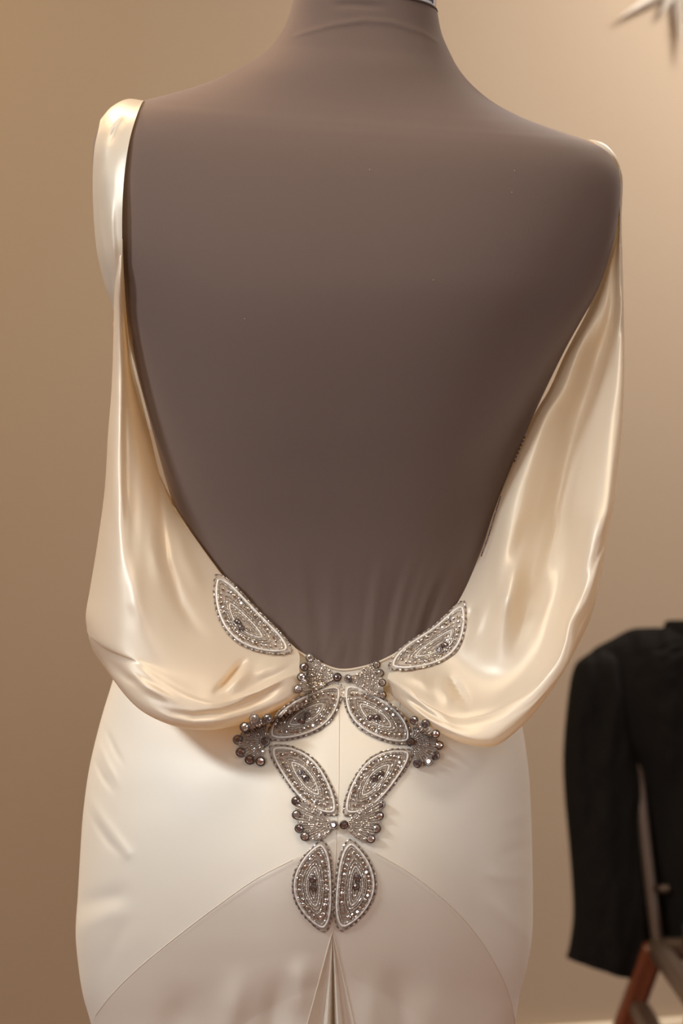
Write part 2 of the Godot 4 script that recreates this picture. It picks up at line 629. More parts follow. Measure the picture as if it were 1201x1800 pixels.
func make_skirt(root: Node3D) -> void:
	skirt_folds = [
		fold(1.3, 6, [[166, 1290], [190, 1345], [215, 1390]]), fold(-1.3, 5, [[180, 1270], [205, 1325], [222, 1352]]), fold(-1.4, 5, [[158, 1320], [182, 1368], [205, 1400]]),
		fold(1.1, 9, [[148, 1380], [180, 1440], [225, 1500]], 1), fold(-1.1, 7, [[152, 1420], [190, 1480], [220, 1510]]),
		fold(-1.5, 16, [[140, 1590], [200, 1575], [240, 1560]], -1), fold(1.0, 16, [[140, 1630], [190, 1610], [240, 1600]], -1), fold(-0.9, 14, [[170, 1740], [200, 1660], [240, 1600]]),
		fold(1.0, 10, [[936, 1425], [900, 1440], [870, 1445]], -1), fold(-1.0, 10, [[936, 1485], [895, 1500], [870, 1505]], -1), fold(0.9, 12, [[936, 1545], [880, 1540], [840, 1530]], -1), fold(0.9, 12, [[936, 1650], [890, 1610], [850, 1570]], -1),
		# long soft folds falling in the lower panels
		fold(4.4, 26, [[430, 1690], [400, 1800], [380, 1900]]), fold(-3.7, 24, [[500, 1700], [480, 1800], [470, 1900]]), fold(3.4, 22, [[535, 1670], [522, 1800]]),
		fold(-4.1, 30, [[340, 1720], [310, 1800], [300, 1900]]), fold(-3.4, 26, [[690, 1680], [700, 1800], [710, 1900]]), fold(3.1, 26, [[650, 1700], [655, 1800], [660, 1900]]), fold(3.4, 30, [[745, 1700], [765, 1800], [775, 1900]])]
	# the yoke over the hips, down to the curved seam
	var nc := 320
	var g := []
	var ends := PackedFloat32Array()
	for c in nc + 1:
		var sx := sin(-PI / 2 + PI * c / nc)
		var y := 1440.0
		while y < 2000.0:
			var l := sk(y)
			if y >= seam_y((l[0] + l[1]) * 0.5 + (l[1] - l[0]) * 0.5 * sx): break
			y += 1.0
		ends.append(y)
	var nr := 150
	for r in nr + 1:
		var row := PackedVector3Array()
		for c in nc + 1:
			var sx := sin(-PI / 2 + PI * c / nc)
			var top := 1152.0 + 38.0 * smoothstep(150, 90, absf(sx * 350.0 + 552.0 - 597.0))
			row.append(skirt_pt(sx, lerpf(top, ends[c], pow(r / float(nr), 0.9)), true))
		g.append(row)
	put("hip_yoke", grid_mesh(g), M.satin, root)
	# lower back panels, left and right of the centre
	for side in [-1, 1]:
		g = []
		var n2 := 150
		nr = 170
		for r in nr + 1:
			var row := PackedVector3Array()
			for c in n2 + 1:
				var f := c / float(n2)
				# the edge at the centre follows the wedge; solve the column in two passes
				var y := 1800.0
				var sx := 0.0
				for k in 3:
					var a1 := asin(sx_of(wedge(y, side), y))
					var a := lerpf(-PI / 2, a1, f) if side < 0 else lerpf(a1, PI / 2, f)
					sx = sin(a)
					var cc := (a + PI / 2) / PI * nc
					var ci := clampi(int(cc), 0, nc - 1)
					var e := lerpf(ends[ci], ends[ci + 1], cc - ci)
					var t := r / float(nr)
					y = lerpf(e, e + (1860 - e) * 1.0, t / 0.75) if t < 0.75 else lerpf(1860, 3462, pow((t - 0.75) / 0.25, 1.6))
					if e > 1860: y = lerpf(e, 3462, pow(t, 2.5))
				row.append(skirt_pt(sx, y, true))
			g.append(row)
		put("skirt_panel", grid_mesh(g), M.satin_panel, root)
	# pleated insert between them
	g = []
	for r in 150:
		var t := r / 149.0
		var y := lerpf(1630, 1860, t / 0.8) if t < 0.8 else lerpf(1860, 3462, (t - 0.8) / 0.2)
		var row := PackedVector3Array()
		for c in 91:
			var q := c / 90.0
			var px := lerpf(wedge(y, -1) - 0.5, wedge(y, 1) + 0.5, q)
			row.append(pt(px, y, skirt_z(px, y) + godet_z(q, y)))
		g.append(row)
	put("pleated_insert", grid_mesh(g), M.satin, root)
	# front of the skirt and of the bodice
	g = []
	for r in 90:
		var row := PackedVector3Array()
		for c in 61:
			row.append(skirt_pt(sin(PI / 2 - PI * c / 60.0), lerpf(1152, 3462, pow(r / 89.0, 1.3)), false))
		g.append(row)
	put("skirt_front", grid_mesh(g), M.satin, root)
	g = []
	for r in 60:
		var l := body_level(lerpf(16.2, 23.5, r / 59.0))
		var row := PackedVector3Array()
		for c in 61:
			var an := PI * c / 60.0
			var sx := signf(cos(an)) * pow(absf(cos(an)), 2.0 / BN)
			var p := pt((l[1] + l[3]) * 0.5 + (l[3] - l[1]) * 0.5 * sx, lerpf(l[0], l[2], (sx + 1) * 0.5), ZM)
			p.z = (ZM + (l[5] - 5.0 - ZM) * pow(absf(sin(an)), 2.0 / BN)) * 0.001
			row.append(p)
		g.append(row)
	put("bodice_front", grid_mesh(g), M.satin, root)
	# seam lines
	for s in [SEAM_L, SEAM_R]:
		put("hip_seam", tube_mesh(line_on(s.slice(2, 9), 120, -0.15, false), 0.00045, 6), M.seam, root)
	put("centre_seam", tube_mesh(line_on([[597, 1196], [596, 1300], [595, 1400], [591, 1480], [588, 1560], [585, 1636]], 120, -0.05, false), 0.00042, 6), M.seam, root)
	for side in [-1, 1]:
		var a := []
		for y in [1636, 1680, 1720, 1760, 1800, 1860]: a.append([wedge(y, side), y])
		put("pleat_seam", tube_mesh(line_on(a, 60, 0.1, false), 0.0006, 6), M.seam, root)

# ------------------------------------------------------------------ draped bodice
const NECK := [[276, 830], [300, 880], [330, 930], [380, 1000], [425, 1056], [470, 1100], [515, 1139], [560, 1165], [600, 1178], [650, 1170], [690, 1153], [740, 1121], [780, 1088], [812, 1055], [832, 1020], [850, 975], [868, 920], [882, 872]]

func make_drape(root: Node3D) -> void:
	# the band behind the neckline, lying on the form
	var rows := []
	var g := []
	for k in 5:
		var row := PackedVector3Array()
		var a := []
		for p in NECK: a.append(Vector3(p[0], p[1], 0))
		for q in resample(a, 160):
			var dn := k * 12.0
			var px := q.x + dn * clampf((q.x - 597) / 230.0, -1, 1) * 0.8
			var py := q.y + dn * (1.0 - 0.5 * absf(q.x - 597) / 300.0)
			var z := bz(px, py) + 3.9 + k * 0.3
			splat(px, py, z)
			row.append(pt(px, py, z))
		g.append(row)
	put("neckline_facing", grid_mesh(g), M.satin_drape, root)
	# left shoulder strap, over the shoulder and down to its twist
	rows = [
		[[205, 540, -146], [230, 540, -181], [260, 535, -204], [300, 530, -222]],
		[[194, 420, -166], [214, 415, -184], [242, 405, -200], [278, 400, -212]],
		[[190, 300, -174], [208, 290, -186], [230, 280, -194], [262, 270, -200]],
		[[184, 235, -168], [200, 222, -172], [226, 208, -174], [258, 200, -172]],
		[[178, 209, -122], [196, 188, -118], [224, 174, -114], [254, 177, -112]],
		[[173, 228, -92], [190, 214, -84], [214, 203, -78], [243, 196, -74]],
		[[166, 262, -84], [182, 256, -68], [204, 250, -60], [228, 246, -56]],
		[[163, 310, -84], [180, 308, -60], [200, 306, -50], [219, 305, -46]],
		[[164, 370, -84], [180, 370, -56], [198, 370, -46], [215, 370, -42]],
		[[170, 440, -84], [184, 440, -56], [200, 440, -46], [215, 440, -44]],
		[[184, 500, -84], [194, 500, -64], [205, 500, -56], [216, 500, -54]],
		[[200, 548, -86], [206, 548, -72], [212, 548, -66], [219, 548, -66]],
		[[206, 610, -95], [210, 610, -90], [216, 610, -88], [222, 610, -90]]]
	for r in range(4, 10):
		for q in rows[r]: q[2] = maxf(q[2], bz(q[0], q[1]) + 5.0)
	put("shoulder_strap", cloth(rows, 50, 14, [fold(-3.5, 7, [[232, 190], [205, 225], [186, 260]]), fold(2.0, 7, [[215, 190], [190, 235], [176, 300]]), fold(-2.5, 6, [[183, 300], [180, 380], [192, 470]]), fold(2.5, 6, [[196, 330], [196, 410], [205, 500]])]), M.satin_drape, root)
	# left drape: rolled outer edge, hollow middle, lip and underside
	rows = [
		[[206, 420, -56], [208, 420, -51], [212, 420, -49], [214, 420, -49], [216, 420, -50]],
		[[204, 460, -58], [206, 460, -51], [210, 460, -45], [213, 460, -44], [216, 460, -47], [217, 460, -53]],
		[[201, 500, -62], [203, 500, -54], [207, 500, -46], [212, 500, -45], [216, 500, -50], [219, 500, -58]],
		[[200, 560, -70], [202, 560, -62], [207, 560, -54], [212, 560, -54], [217, 560, -60], [223, 560, -76]],
		[[198, 640, -78], [200, 640, -68], [206, 640, -58], [213, 640, -56], [219, 640, -62], [226, 640, -76], [233, 640, -102]],
		[[195, 700, -78], [197, 700, -67], [205, 700, -54], [213, 700, -51], [220, 700, -57], [232, 700, -72], [248, 700, -102]],
		[[190, 760, -78], [192, 760, -65], [202, 760, -48], [212, 760, -43], [221, 760, -50], [240, 760, -66], [263, 760, -98]],
		[[184, 860, -84], [187, 860, -64], [198, 860, -34], [213, 860, -26], [224, 860, -36], [255, 860, -50], [293, 872, -84]],
		[[172, 950, -76], [174, 950, -58], [190, 950, -28], [212, 950, -14], [234, 950, -18], [280, 958, -32], [342, 946, -68]],
		[[159, 1030, -68], [161, 1030, -50], [182, 1034, -20], [212, 1040, -2], [248, 1044, 0], [310, 1048, -16], [402, 1027, -54]],
		[[151, 1078, -62], [153, 1080, -42], [178, 1090, -12], [214, 1102, 6], [262, 1112, 10], [345, 1112, -8], [470, 1099, -44]],
		[[153, 1108, -56], [156, 1112, -36], [178, 1128, -8], [212, 1146, 10], [262, 1160, 16], [322, 1180, 16], [372, 1180, 8], [430, 1160, -12], [522, 1142, -38]],
		[[155, 1114, -54], [158, 1120, -34], [185, 1143, -8], [215, 1155, 8], [248, 1168, 18], [285, 1190, 23], [318, 1209, 26], [345, 1221, 27], [372, 1226, 26], [410, 1221, 16], [450, 1208, 3], [490, 1190, -6], [526, 1174, -20]],
		[[157, 1124, -54], [163, 1136, -36], [190, 1160, -8], [218, 1176, 11], [250, 1190, 23], [288, 1212, 29], [320, 1228, 32], [347, 1236, 33], [374, 1240, 32], [412, 1234, 21], [452, 1220, 7], [492, 1202, -1], [527, 1186, -14]],
		[[165, 1146, -60], [176, 1162, -39], [198, 1190, -5], [222, 1216, 14], [250, 1239, 27], [288, 1257, 34], [322, 1266, 36], [352, 1270, 36], [382, 1269, 35], [416, 1262, 24], [452, 1250, 12], [492, 1234, 4], [528, 1216, -12]],
		[[172, 1150, -72], [183, 1166, -54], [203, 1198, -22], [226, 1228, 0], [253, 1252, 14], [288, 1270, 21], [322, 1280, 23], [352, 1283, 23], [382, 1282, 22], [416, 1275, 11], [452, 1263, 1], [492, 1246, -5], [528, 1230, -20]],
		[[180, 1146, -84], [190, 1160, -74], [210, 1188, -56], [232, 1214, -42], [258, 1234, -34], [290, 1250, -28], [322, 1258, -26], [352, 1262, -25], [382, 1261, -25], [416, 1256, -26], [452, 1248, -27], [492, 1238, -28], [528, 1226, -28]]]
	var folds := [
		fold(-3.2, 5, [[219, 650], [220, 760], [221, 860], [220, 960]]), fold(2.4, 12, [[250, 800], [248, 900], [252, 1000]]),
		fold(-5.0, 8, [[268, 775], [277, 840], [284, 920], [292, 985], [318, 1060], [350, 1110]]), fold(3.2, 12, [[262, 860], [268, 960], [290, 1060]]), fold(3.0, 14, [[300, 900], [325, 980], [365, 1060]]),
		fold(2.5, 14, [[232, 960], [240, 1060], [262, 1120]]), fold(-2.5, 12, [[285, 1010], [335, 1090], [372, 1130]]),
		fold(-9.0, 5.5, [[437, 1154], [420, 1172], [398, 1198], [372, 1224]]), fold(5.0, 12, [[448, 1168], [425, 1190], [395, 1220]]), fold(3.5, 10, [[520, 1160], [470, 1175], [430, 1195]]),
		fold(-4.5, 6, [[262, 1238], [300, 1252], [340, 1259], [385, 1254], [430, 1240], [475, 1218], [522, 1192]]), fold(3.5, 7, [[210, 1170], [260, 1208], [320, 1240]]), fold(-2.5, 6, [[435, 1205], [480, 1190], [520, 1168]]), fold(3.0, 6, [[400, 1232], [455, 1215], [520, 1180]]),
		fold(-2.0, 8, [[185, 1160], [225, 1192], [270, 1208]])]
	put("back_drape", cloth(rows, 190, 16, folds), M.satin_drape, root)
	# right drape, from the shoulder point to its lip and underside (inner edge first)
	rows = [
		[[960, 540, -222], [1000, 540, -203], [1030, 540, -176], [1046, 540, -146]],
		[[990, 420, -211], [1025, 420, -196], [1055, 425, -178], [1072, 425, -156]],
		[[1040, 300, -205], [1068, 308, -205], [1090, 330, -200]],
		[[1036, 256, -160], [1062, 262, -165], [1088, 300, -165], [1092, 316, -160]],
		[[1036, 246, -122], [1052, 249, -121], [1068, 257, -120], [1084, 276, -119], [1094, 306, -120]],
		[[1060, 275, -117], [1072, 285, -116], [1082, 296, -116], [1090, 310, -115], [1095, 330, -122]],
		[[1082, 392, -128], [1086, 392, -122], [1090, 390, -112], [1093, 388, -122]],
		[[1064, 470, -124], [1072, 470, -108], [1080, 470, -106], [1086, 470, -98], [1091, 470, -95], [1095, 470, -112]],
		[[1034, 545, -121], [1048, 548, -98], [1060, 550, -94], [1073, 551, -97], [1083, 552, -84], [1092, 552, -74], [1096, 552, -80], [1097, 552, -100]],
		[[994, 622, -117], [1004, 622, -98], [1016, 622, -88], [1052, 622, -108], [1072, 622, -80], [1088, 622, -60], [1096, 622, -62], [1098, 622, -85]],
		[[966, 684, -116], [976, 684, -92], [992, 684, -78], [1034, 684, -102], [1058, 684, -72], [1082, 684, -46], [1095, 684, -48], [1097, 684, -76]],
		[[931, 745, -119], [941, 745, -90], [956, 745, -68], [1014, 745, -98], [1042, 745, -64], [1072, 745, -34], [1091, 745, -36], [1094, 745, -66]],
		[[876, 876, -98], [888, 876, -68], [908, 876, -46], [948, 876, -58], [984, 876, -76], [1012, 876, -40], [1045, 876, -10], [1070, 876, -2], [1079, 876, -14], [1081, 876, -44]],
		[[846, 968, -82], [866, 962, -56], [890, 957, -32], [918, 950, -40], [952, 943, -54], [980, 937, -64], [1008, 930, -32], [1040, 922, 2], [1062, 917, 6], [1071, 915, -8], [1073, 915, -40]],
		[[802, 1063, -56], [846, 1062, -32], [892, 1052, -6], [930, 1040, -18], [966, 1020, -32], [992, 1004, -28], [1030, 980, 7], [1054, 957, 8], [1065, 950, -6], [1068, 951, -34]],
		[[742, 1122, -44], [800, 1164, -24], [868, 1184, -2], [928, 1164, 2], [972, 1112, 0], [1010, 1052, 8], [1040, 1000, 12], [1061, 971, 2], [1064, 973, -28]],
		[[690, 1176, -26], [722, 1204, -4], [747, 1226, 8], [775, 1242, 14], [802, 1253, 18], [840, 1252, 20], [868, 1244, 21], [897, 1228, 22], [930, 1208, 22], [958, 1180, 23], [978, 1154, 24], [990, 1126, 23], [1001, 1086, 20], [1028, 1046, 17], [1056, 989, 6], [1061, 991, -26]],
		[[682, 1188, -22], [720, 1210, 0], [745, 1234, 11], [775, 1251, 17], [801, 1262, 21], [840, 1261, 24], [870, 1253, 26], [901, 1237, 28], [935, 1216, 29], [965, 1187, 29], [985, 1162, 29], [997, 1131, 27], [1007, 1094, 23], [1032, 1056, 17], [1055, 996, 5], [1060, 998, -27]],
		[[682, 1196, -20], [717, 1220, 3], [744, 1246, 15], [776, 1264, 23], [806, 1276, 28], [845, 1276, 31], [876, 1268, 32], [908, 1251, 32], [943, 1228, 31], [974, 1198, 29], [995, 1170, 27], [1008, 1138, 23], [1018, 1102, 17], [1038, 1064, 11], [1055, 1002, 2], [1059, 1003, -30]],
		[[686, 1216, -26], [720, 1242, 5], [768, 1275, 24], [818, 1296, 34], [862, 1301, 35], [894, 1283, 33], [932, 1250, 30], [964, 1210, 26], [990, 1172, 20], [1012, 1132, 13], [1032, 1090, 5], [1048, 1046, -2], [1055, 1008, -6], [1058, 1008, -38]],
		[[688, 1222, -30], [722, 1252, -5], [770, 1286, 12], [820, 1308, 21], [867, 1312, 22], [899, 1293, 20], [938, 1255, 14], [969, 1214, 4], [995, 1173, -21], [1016, 1133, -31], [1036, 1091, -41], [1049, 1048, -49], [1056, 1012, -55], [1057, 1010, -74]],
		[[690, 1216, -36], [724, 1244, -34], [770, 1272, -34], [818, 1290, -34], [860, 1294, -34], [890, 1276, -38], [926, 1240, -44], [956, 1200, -50], [980, 1162, -58], [1002, 1122, -66], [1022, 1082, -74], [1040, 1040, -80], [1050, 1012, -84], [1052, 1010, -90]]]
	folds = [
		fold(-3.0, 14, [[905, 830], [895, 900], [880, 960], [860, 1000]]), fold(4.0, 15, [[912, 960], [895, 1040], [880, 1100]]),
		fold(-3.0, 14, [[1000, 960], [985, 1040], [965, 1100]]), fold(-3.0, 15, [[935, 1000], [920, 1090], [905, 1150]]),
		fold(-3.5, 8, [[835, 1060], [820, 1100]]), fold(3.5, 10, [[860, 1030], [838, 1110], [815, 1160]]),
		fold(-6.5, 7, [[783, 1184], [800, 1205], [815, 1228], [824, 1252]]), fold(5.0, 12, [[765, 1190], [780, 1215], [800, 1240]]), fold(3.5, 9, [[700, 1180], [740, 1195], [770, 1220]]),
		fold(-4.0, 6, [[700, 1215], [750, 1252], [790, 1275]])]
	put("back_drape", cloth(rows, 190, 15, folds), M.satin_drape, root)
	# light edge of the front bodice seen inside the left armhole
	rows = []
	for q in [[221, 222, 572], [223, 229, 600], [229, 241, 640], [241, 252, 690], [254, 261, 730], [263, 266, 755]]:
		rows.append([[q[0] - 22, q[2] - 6, -132], [q[0] - 4, q[2], -119], [(q[0] + q[1]) * 0.5, q[2], -112], [q[1], q[2], -112]])
	put("armhole_edge", cloth(rows, 8, 10, [], false), M.satin_drape, root)
	# narrow rolled binding along the neckline
	var a := []
	for p in NECK: a.append(Vector3(p[0], p[1], 0))
	var line := PackedVector3Array()
	for q in resample(a, 200): line.append(pt(q.x, q.y, bz(q.x, q.y) + 3.7))
	put("neckline_binding", tube_mesh(line, 0.0011, 8), M.satin_drape, root)
	# beaded trim that shows inside the right armhole
	var beads := []
	for q in resample([Vector3(925, 762, 0), Vector3(916, 784, 0), Vector3(905, 810, 0)], 8): beads.append([q.x, q.y])
	for q in resample([Vector3(880, 874, 0), Vector3(868, 912, 0), Vector3(858, 945, 0), Vector3(847, 976, 0)], 24): beads.append([q.x, q.y])
	var bt := []
	for q in beads:
		bt.append(bead_at(q[0], q[1], maxf(top_z(q[0], q[1]), bz(q[0], q[1])) + 1.5, Vector2(0.35, -1).angle() + rng.randf_range(-0.3, 0.3), 0.0019, 0.0010))
	var tr := put("beaded_trim", bead_mesh(bt), mat(Color(0.30, 0.23, 0.25), 0.3, 0.3), root)
	tag(tr, "dark beads inside the armhole", "", "", "stuff")

# ------------------------------------------------------------------ beadwork
func bead_at(px: float, py: float, z: float, ang: float, long: float, thick: float) -> Transform3D:
	# angle measured with y downwards
	var x := Vector3(cos(ang), -sin(ang), 0)
	var y := Vector3(sin(ang), cos(ang), 0)
	var roll := rng.randf() * TAU
	return Transform3D(Basis(x * long, (y * cos(roll) + Vector3.BACK * sin(roll)) * thick, (Vector3.BACK * cos(roll) - y * sin(roll)) * thick), pt(px, py, z))

# small faceted beads, one mesh: hexagonal barrels with pointed shoulders
func bead_mesh(ts: Array) -> ArrayMesh:
	var v := PackedVector3Array()
	var n := PackedVector3Array()
	var idx := PackedInt32Array()
	for t: Transform3D in ts:
		var ring := []
		for e in [[-0.5, 0.3], [-0.3, 0.5], [0.3, 0.5], [0.5, 0.3]]:
			var r := []
			for k in 5: r.append(t * Vector3(e[0], e[1] * cos(TAU * k / 5.0), e[1] * sin(TAU * k / 5.0)))
			ring.append(r)
		for a in 3:
			for k in 5:
				var q := [ring[a][k], ring[a][(k + 1) % 5], ring[a + 1][(k + 1) % 5], ring[a + 1][k]]
				var nn: Vector3 = (q[1] - q[0]).cross(q[3] - q[0]).normalized()
				if nn.dot((q[0] + q[2]) * 0.5 - t.origin) < 0: nn = -nn
				var s := v.size()
				for p in q:
					v.append(p); n.append(nn)
				idx.append_array([s, s + 2, s + 1, s, s + 3, s + 2])
	return arr_mesh(v, n, idx)

# cut stone, unit radius, facing +z, and its cup
func stone_mesh(sides: int, seed_: int) -> ArrayMesh:
	var st := SurfaceTool.new()
	st.begin(Mesh.PRIMITIVE_TRIANGLES)
	var r := RandomNumberGenerator.new(); r.seed = seed_
	var lv := [[1.0, 0.0], [0.86, 0.32], [0.5, 0.6], [0.0, 0.66]]
	for i in 3:
		for k in sides:
			var a0 := TAU * (k + 0.5 * (i % 2)) / sides
			var a1 := TAU * (k + 1 + 0.5 * (i % 2)) / sides
			var am := TAU * (k + 0.5 + 0.5 * (i % 2)) / sides
			var an := TAU * (k + 1.5 + 0.5 * (i % 2)) / sides
			var P := func(l: int, a: float) -> Vector3: return Vector3(cos(a) * lv[l][0], sin(a) * lv[l][0], lv[l][1])
			if i < 2:
				face(st, [P.call(i, a0), P.call(i, a1), P.call(i + 1, am)], Vector3(0, 0, -0.4))
				face(st, [P.call(i, a1), P.call(i + 1, an), P.call(i + 1, am)], Vector3(0, 0, -0.4))
			elif k < sides - 2:
				face(st, [P.call(2, TAU * 0.0 / sides), P.call(2, TAU * (k + 1) / sides), P.call(2, TAU * (k + 2) / sides)], Vector3(0, 0, -0.4))
	return st.commit()

var stone_variants := []
var cup: ArrayMesh

func make_stone_kit() -> void:
	for i in 3: stone_variants.append(stone_mesh([8, 7, 8][i], i))
	var g := []
	for e in [[1.12, -0.55], [1.2, 0.0], [1.22, 0.16], [1.1, 0.24], [0.9, 0.2]]:
		var row := PackedVector3Array()
		for k in 17: row.append(Vector3(cos(TAU * k / 16) * e[0], sin(TAU * k / 16) * e[0], e[1]))
		g.insert(0, row)
	cup = grid_mesh(g, true)

func stone_basis(r: float) -> Basis:
	var tilt := Basis(Vector3(rng.randf_range(-1, 1), rng.randf_range(-1, 1), 0).normalized(), rng.randf_range(0, 0.35))
	return tilt * Basis(Vector3.BACK, rng.randf() * TAU) * Basis().scaled(Vector3(r, r, r))

func rhinestone(parent: Node3D, px: float, py: float, rpx: float, lift: float, m: Material) -> void:
	var z := top_z(px, py) + lift
	var r := rpx * K * (EYE.z - z * 0.001)
	var o := MeshInstance3D.new()
	o.name = "rhinestone"
	var am := ArrayMesh.new()
	var v := rng.randi() % 3
	var key := "stone%d%d" % [v, m.get_instance_id()]
	if not M.has(key):
		am.add_surface_from_arrays(Mesh.PRIMITIVE_TRIANGLES, stone_variants[v].surface_get_arrays(0))
		am.surface_set_material(0, m)
		am.add_surface_from_arrays(Mesh.PRIMITIVE_TRIANGLES, cup.surface_get_arrays(0))
		am.surface_set_material(1, M.setting)
		M[key] = am
	o.mesh = M[key]
	parent.add_child(o, true)
	o.transform = Transform3D(stone_basis(r), pt(px, py, z))

# many small stones of one applique
func crystals(parent: Node3D, spots: Array, m: Material, called := "small_crystals") -> void:
	if spots.is_empty(): return
	var l := []
	for s in spots:
		var z: float = top_z(s[0], s[1]) + s[3]
		l.append([stone_variants[rng.randi() % 3], Transform3D(stone_basis(s[2] * K * (EYE.z - z * 0.001)), pt(s[0], s[1], z))])
	tag(put(called, join(l), m, parent), "", "", "", "stuff")

# leaf: a point on it; s runs along from tip to tip, t across from -1 to 1
class Leaf:
	var a: Vector2
	var b: Vector2
	var wl: float
	var wr: float
	var bend: float
	var hook: float
	func at(s: float, t: float) -> Vector2:
		var d := b - a
		var n := Vector2(d.y, -d.x).normalized()
		var w := (wl if t < 0 else wr) * pow(maxf(0.0, 4.0 * s * (1.0 - s)), 0.7)
		return a + d * s + n * (w * t + bend * sin(PI * s) + hook * sin(TAU * s))
	func inset(u: float, k: float, side: float) -> Vector2:
		var d := b - a
		var n := Vector2(d.y, -d.x).normalized()
		var e := (1.0 - k) * 0.42
		var s := lerpf(e, 1 - e, u)
		var w := (wl if side < 0 else wr) * pow(maxf(0.0, 4.0 * u * (1.0 - u)), 0.7) * k
		return a + d * s + n * (w * side + bend * sin(PI * s) + hook * sin(TAU * s))
	func ring(k: float, n: int) -> PackedVector2Array:
		var o := PackedVector2Array()
		var p := PackedVector2Array()
		for i in 121: p.append(inset(i / 120.0, k, 1.0))
		for i in 121: p.append(inset(1.0 - i / 120.0, k, -1.0))
		var len := PackedFloat32Array([0.0])
		for i in range(1, p.size()): len.append(len[-1] + p[i].distance_to(p[i - 1]))
		var j := 0
		for i in n:
			var want := len[-1] * i / n
			while j < p.size() - 2 and len[j + 1] < want: j += 1
			o.append(p[j].lerp(p[j + 1], (want - len[j]) / maxf(len[j + 1] - len[j], 1e-4)))
		return o
	func around(k: float) -> float:
		var r := ring(k, 60)
		var s := 0.0
		for i in 60: s += r[i].distance_to(r[(i + 1) % 60])
		return s

func leaf(root: Node3D, a: Vector2, b: Vector2, wl: float, wr: float, bend: float, hook: float, stones: Array, called_label: String) -> void:
	var f := Leaf.new()
	f.a = a; f.b = b; f.wl = wl; f.wr = wr; f.bend = bend; f.hook = hook
	var g := []
	for i in 41:
		var row := PackedVector3Array()
		for k in 17:
			var t := -0.98 + 1.96 * k / 16.0
			var p := f.at(0.005 + 0.99 * i / 40.0, t)
			row.append(pt(p.x, p.y, top_z(p.x, p.y) + 0.7 + 0.9 * (1.0 - t * t)))
		g.append(row)
	# the rows run along the leaf: turn them so that the face looks out
	var o := put("leaf_applique", grid_mesh(g), M.tulle, root)
	tag(o, called_label)
	var beads := []
	var dark := []
	for q in [[1.0, 5.0, 5.2, 3.2, 1.0], [0.80, 3.6, 3.9, 3.0, 2.2], [0.52, 3.6, 3.9, 2.8, 2.5], [0.42, 3.6, 3.8, 2.8, 2.5], [0.22, 3.6, 3.8, 2.8, 2.5], [0.10, 3.6, 3.6, 2.6, 2.5]]:
		var n := int(f.around(q[0]) / q[1])
		var r := f.ring(q[0], n)
		for i in n:
			var d := r[(i + 1) % n] - r[i]
			var s: float = K * 1.67 * 1.0
			var p := r[i] + Vector2(rng.randf_range(-0.5, 0.5), rng.randf_range(-0.5, 0.5))
			var tr := bead_at(p.x, p.y, top_z(p.x, p.y) + q[4], d.angle() + rng.randf_range(-0.25, 0.25), q[2] * s, q[3] * s)
			if q[0] == 1.0 and i % 2 == 0: dark.append(tr)
			else: beads.append(tr)
	tag(put("seed_beads", bead_mesh(beads), M.bead, o), "", "", "", "stuff")
	tag(put("edge_beads", bead_mesh(dark), M.bead_dark, o), "", "", "", "stuff")
	# couched white cords
	for q in [[0.88, 2.0], [0.32, 1.5]]:
		var r := f.ring(q[0], 90)
		var line := PackedVector3Array()
		for i in 91:
			var p := r[i % 90]
			line.append(pt(p.x, p.y, top_z(p.x, p.y) + 2.0 + 0.3 * sin(i * 1.7)))
		put("cord", tube_mesh(line, q[1] * K * 1.67 * (1.0 if q[0] > 0.5 else 0.9), 7), M.cord, o)
	var sp := []
	var sp2 := []
	var n := int(f.around(0.66) / 8.2)
	var r := f.ring(0.66, n)
	for i in n:
		var e := [r[i].x + rng.randf_range(-1, 1), r[i].y + rng.randf_range(-1, 1), rng.randf_range(3.2, 4.3), 2.4]
		if i % 3 == 0: sp2.append(e)
		else: sp.append(e)
	crystals(o, sp, M.crystal)
	crystals(o, sp2, M.crystal_warm, "amber_crystals")
	for s in stones:
		rhinestone(o, s[0], s[1], 5.6, 3.0, M.smoke)

func fan(root: Node3D, apex: Vector2, stones: Array, big: float, label: String, rim_pts := []) -> void:
	# a fan of bead rows from its apex to an arc of set stones
	var n := stones.size()
	var arc := []
	for s in (rim_pts if rim_pts.size() else stones): arc.append(Vector3(s[0], s[1], 0))
	var edge := resample(arc, 22)
	var g := []
	for i in 10:
		var row := PackedVector3Array()
		for k in 22:
			var e := Vector2(edge[k].x, edge[k].y)
			var p := apex.lerp(e, 0.03 + 0.95 * i / 9.0)
			row.append(pt(p.x, p.y, top_z(p.x, p.y) + 2.6))
		g.append(row)
	var o := put("fan_applique", grid_mesh(g), M.tulle, root)
	tag(o, label)
	var beads := []
	var sp := []
	for k in range(0, 22, 1):
		var e := Vector2(edge[k].x, edge[k].y)
		var l := apex.distance_to(e)
		var steps := int(l / 4.2)
		for i in range(1, steps):
			var t := i / float(steps)
			if t < 0.45 and k % 2 == 1: continue
			if t < 0.2 and k % 4 != 0: continue
			var p := apex.lerp(e, t)
			if k % 3 == 0 and i % 3 == 1 and t > 0.3: sp.append([p.x, p.y, rng.randf_range(2.4, 3.4), 4.0])
			else: beads.append(bead_at(p.x, p.y, top_z(p.x, p.y) + 3.6, (e - apex).angle() + rng.randf_range(-0.2, 0.2), 4.2 * K * 1.67, 2.4 * K * 1.67))
	tag(put("bugle_beads", bead_mesh(beads), M.bead, o), "", "", "", "stuff")
	crystals(o, sp, M.crystal)
	for s in stones: rhinestone(o, s[0], s[1], big, 3.6, M.crystal if rng.randf() < 0.45 else M.smoke)
	rhinestone(o, apex.x, apex.y, big, 4.2, M.smoke)

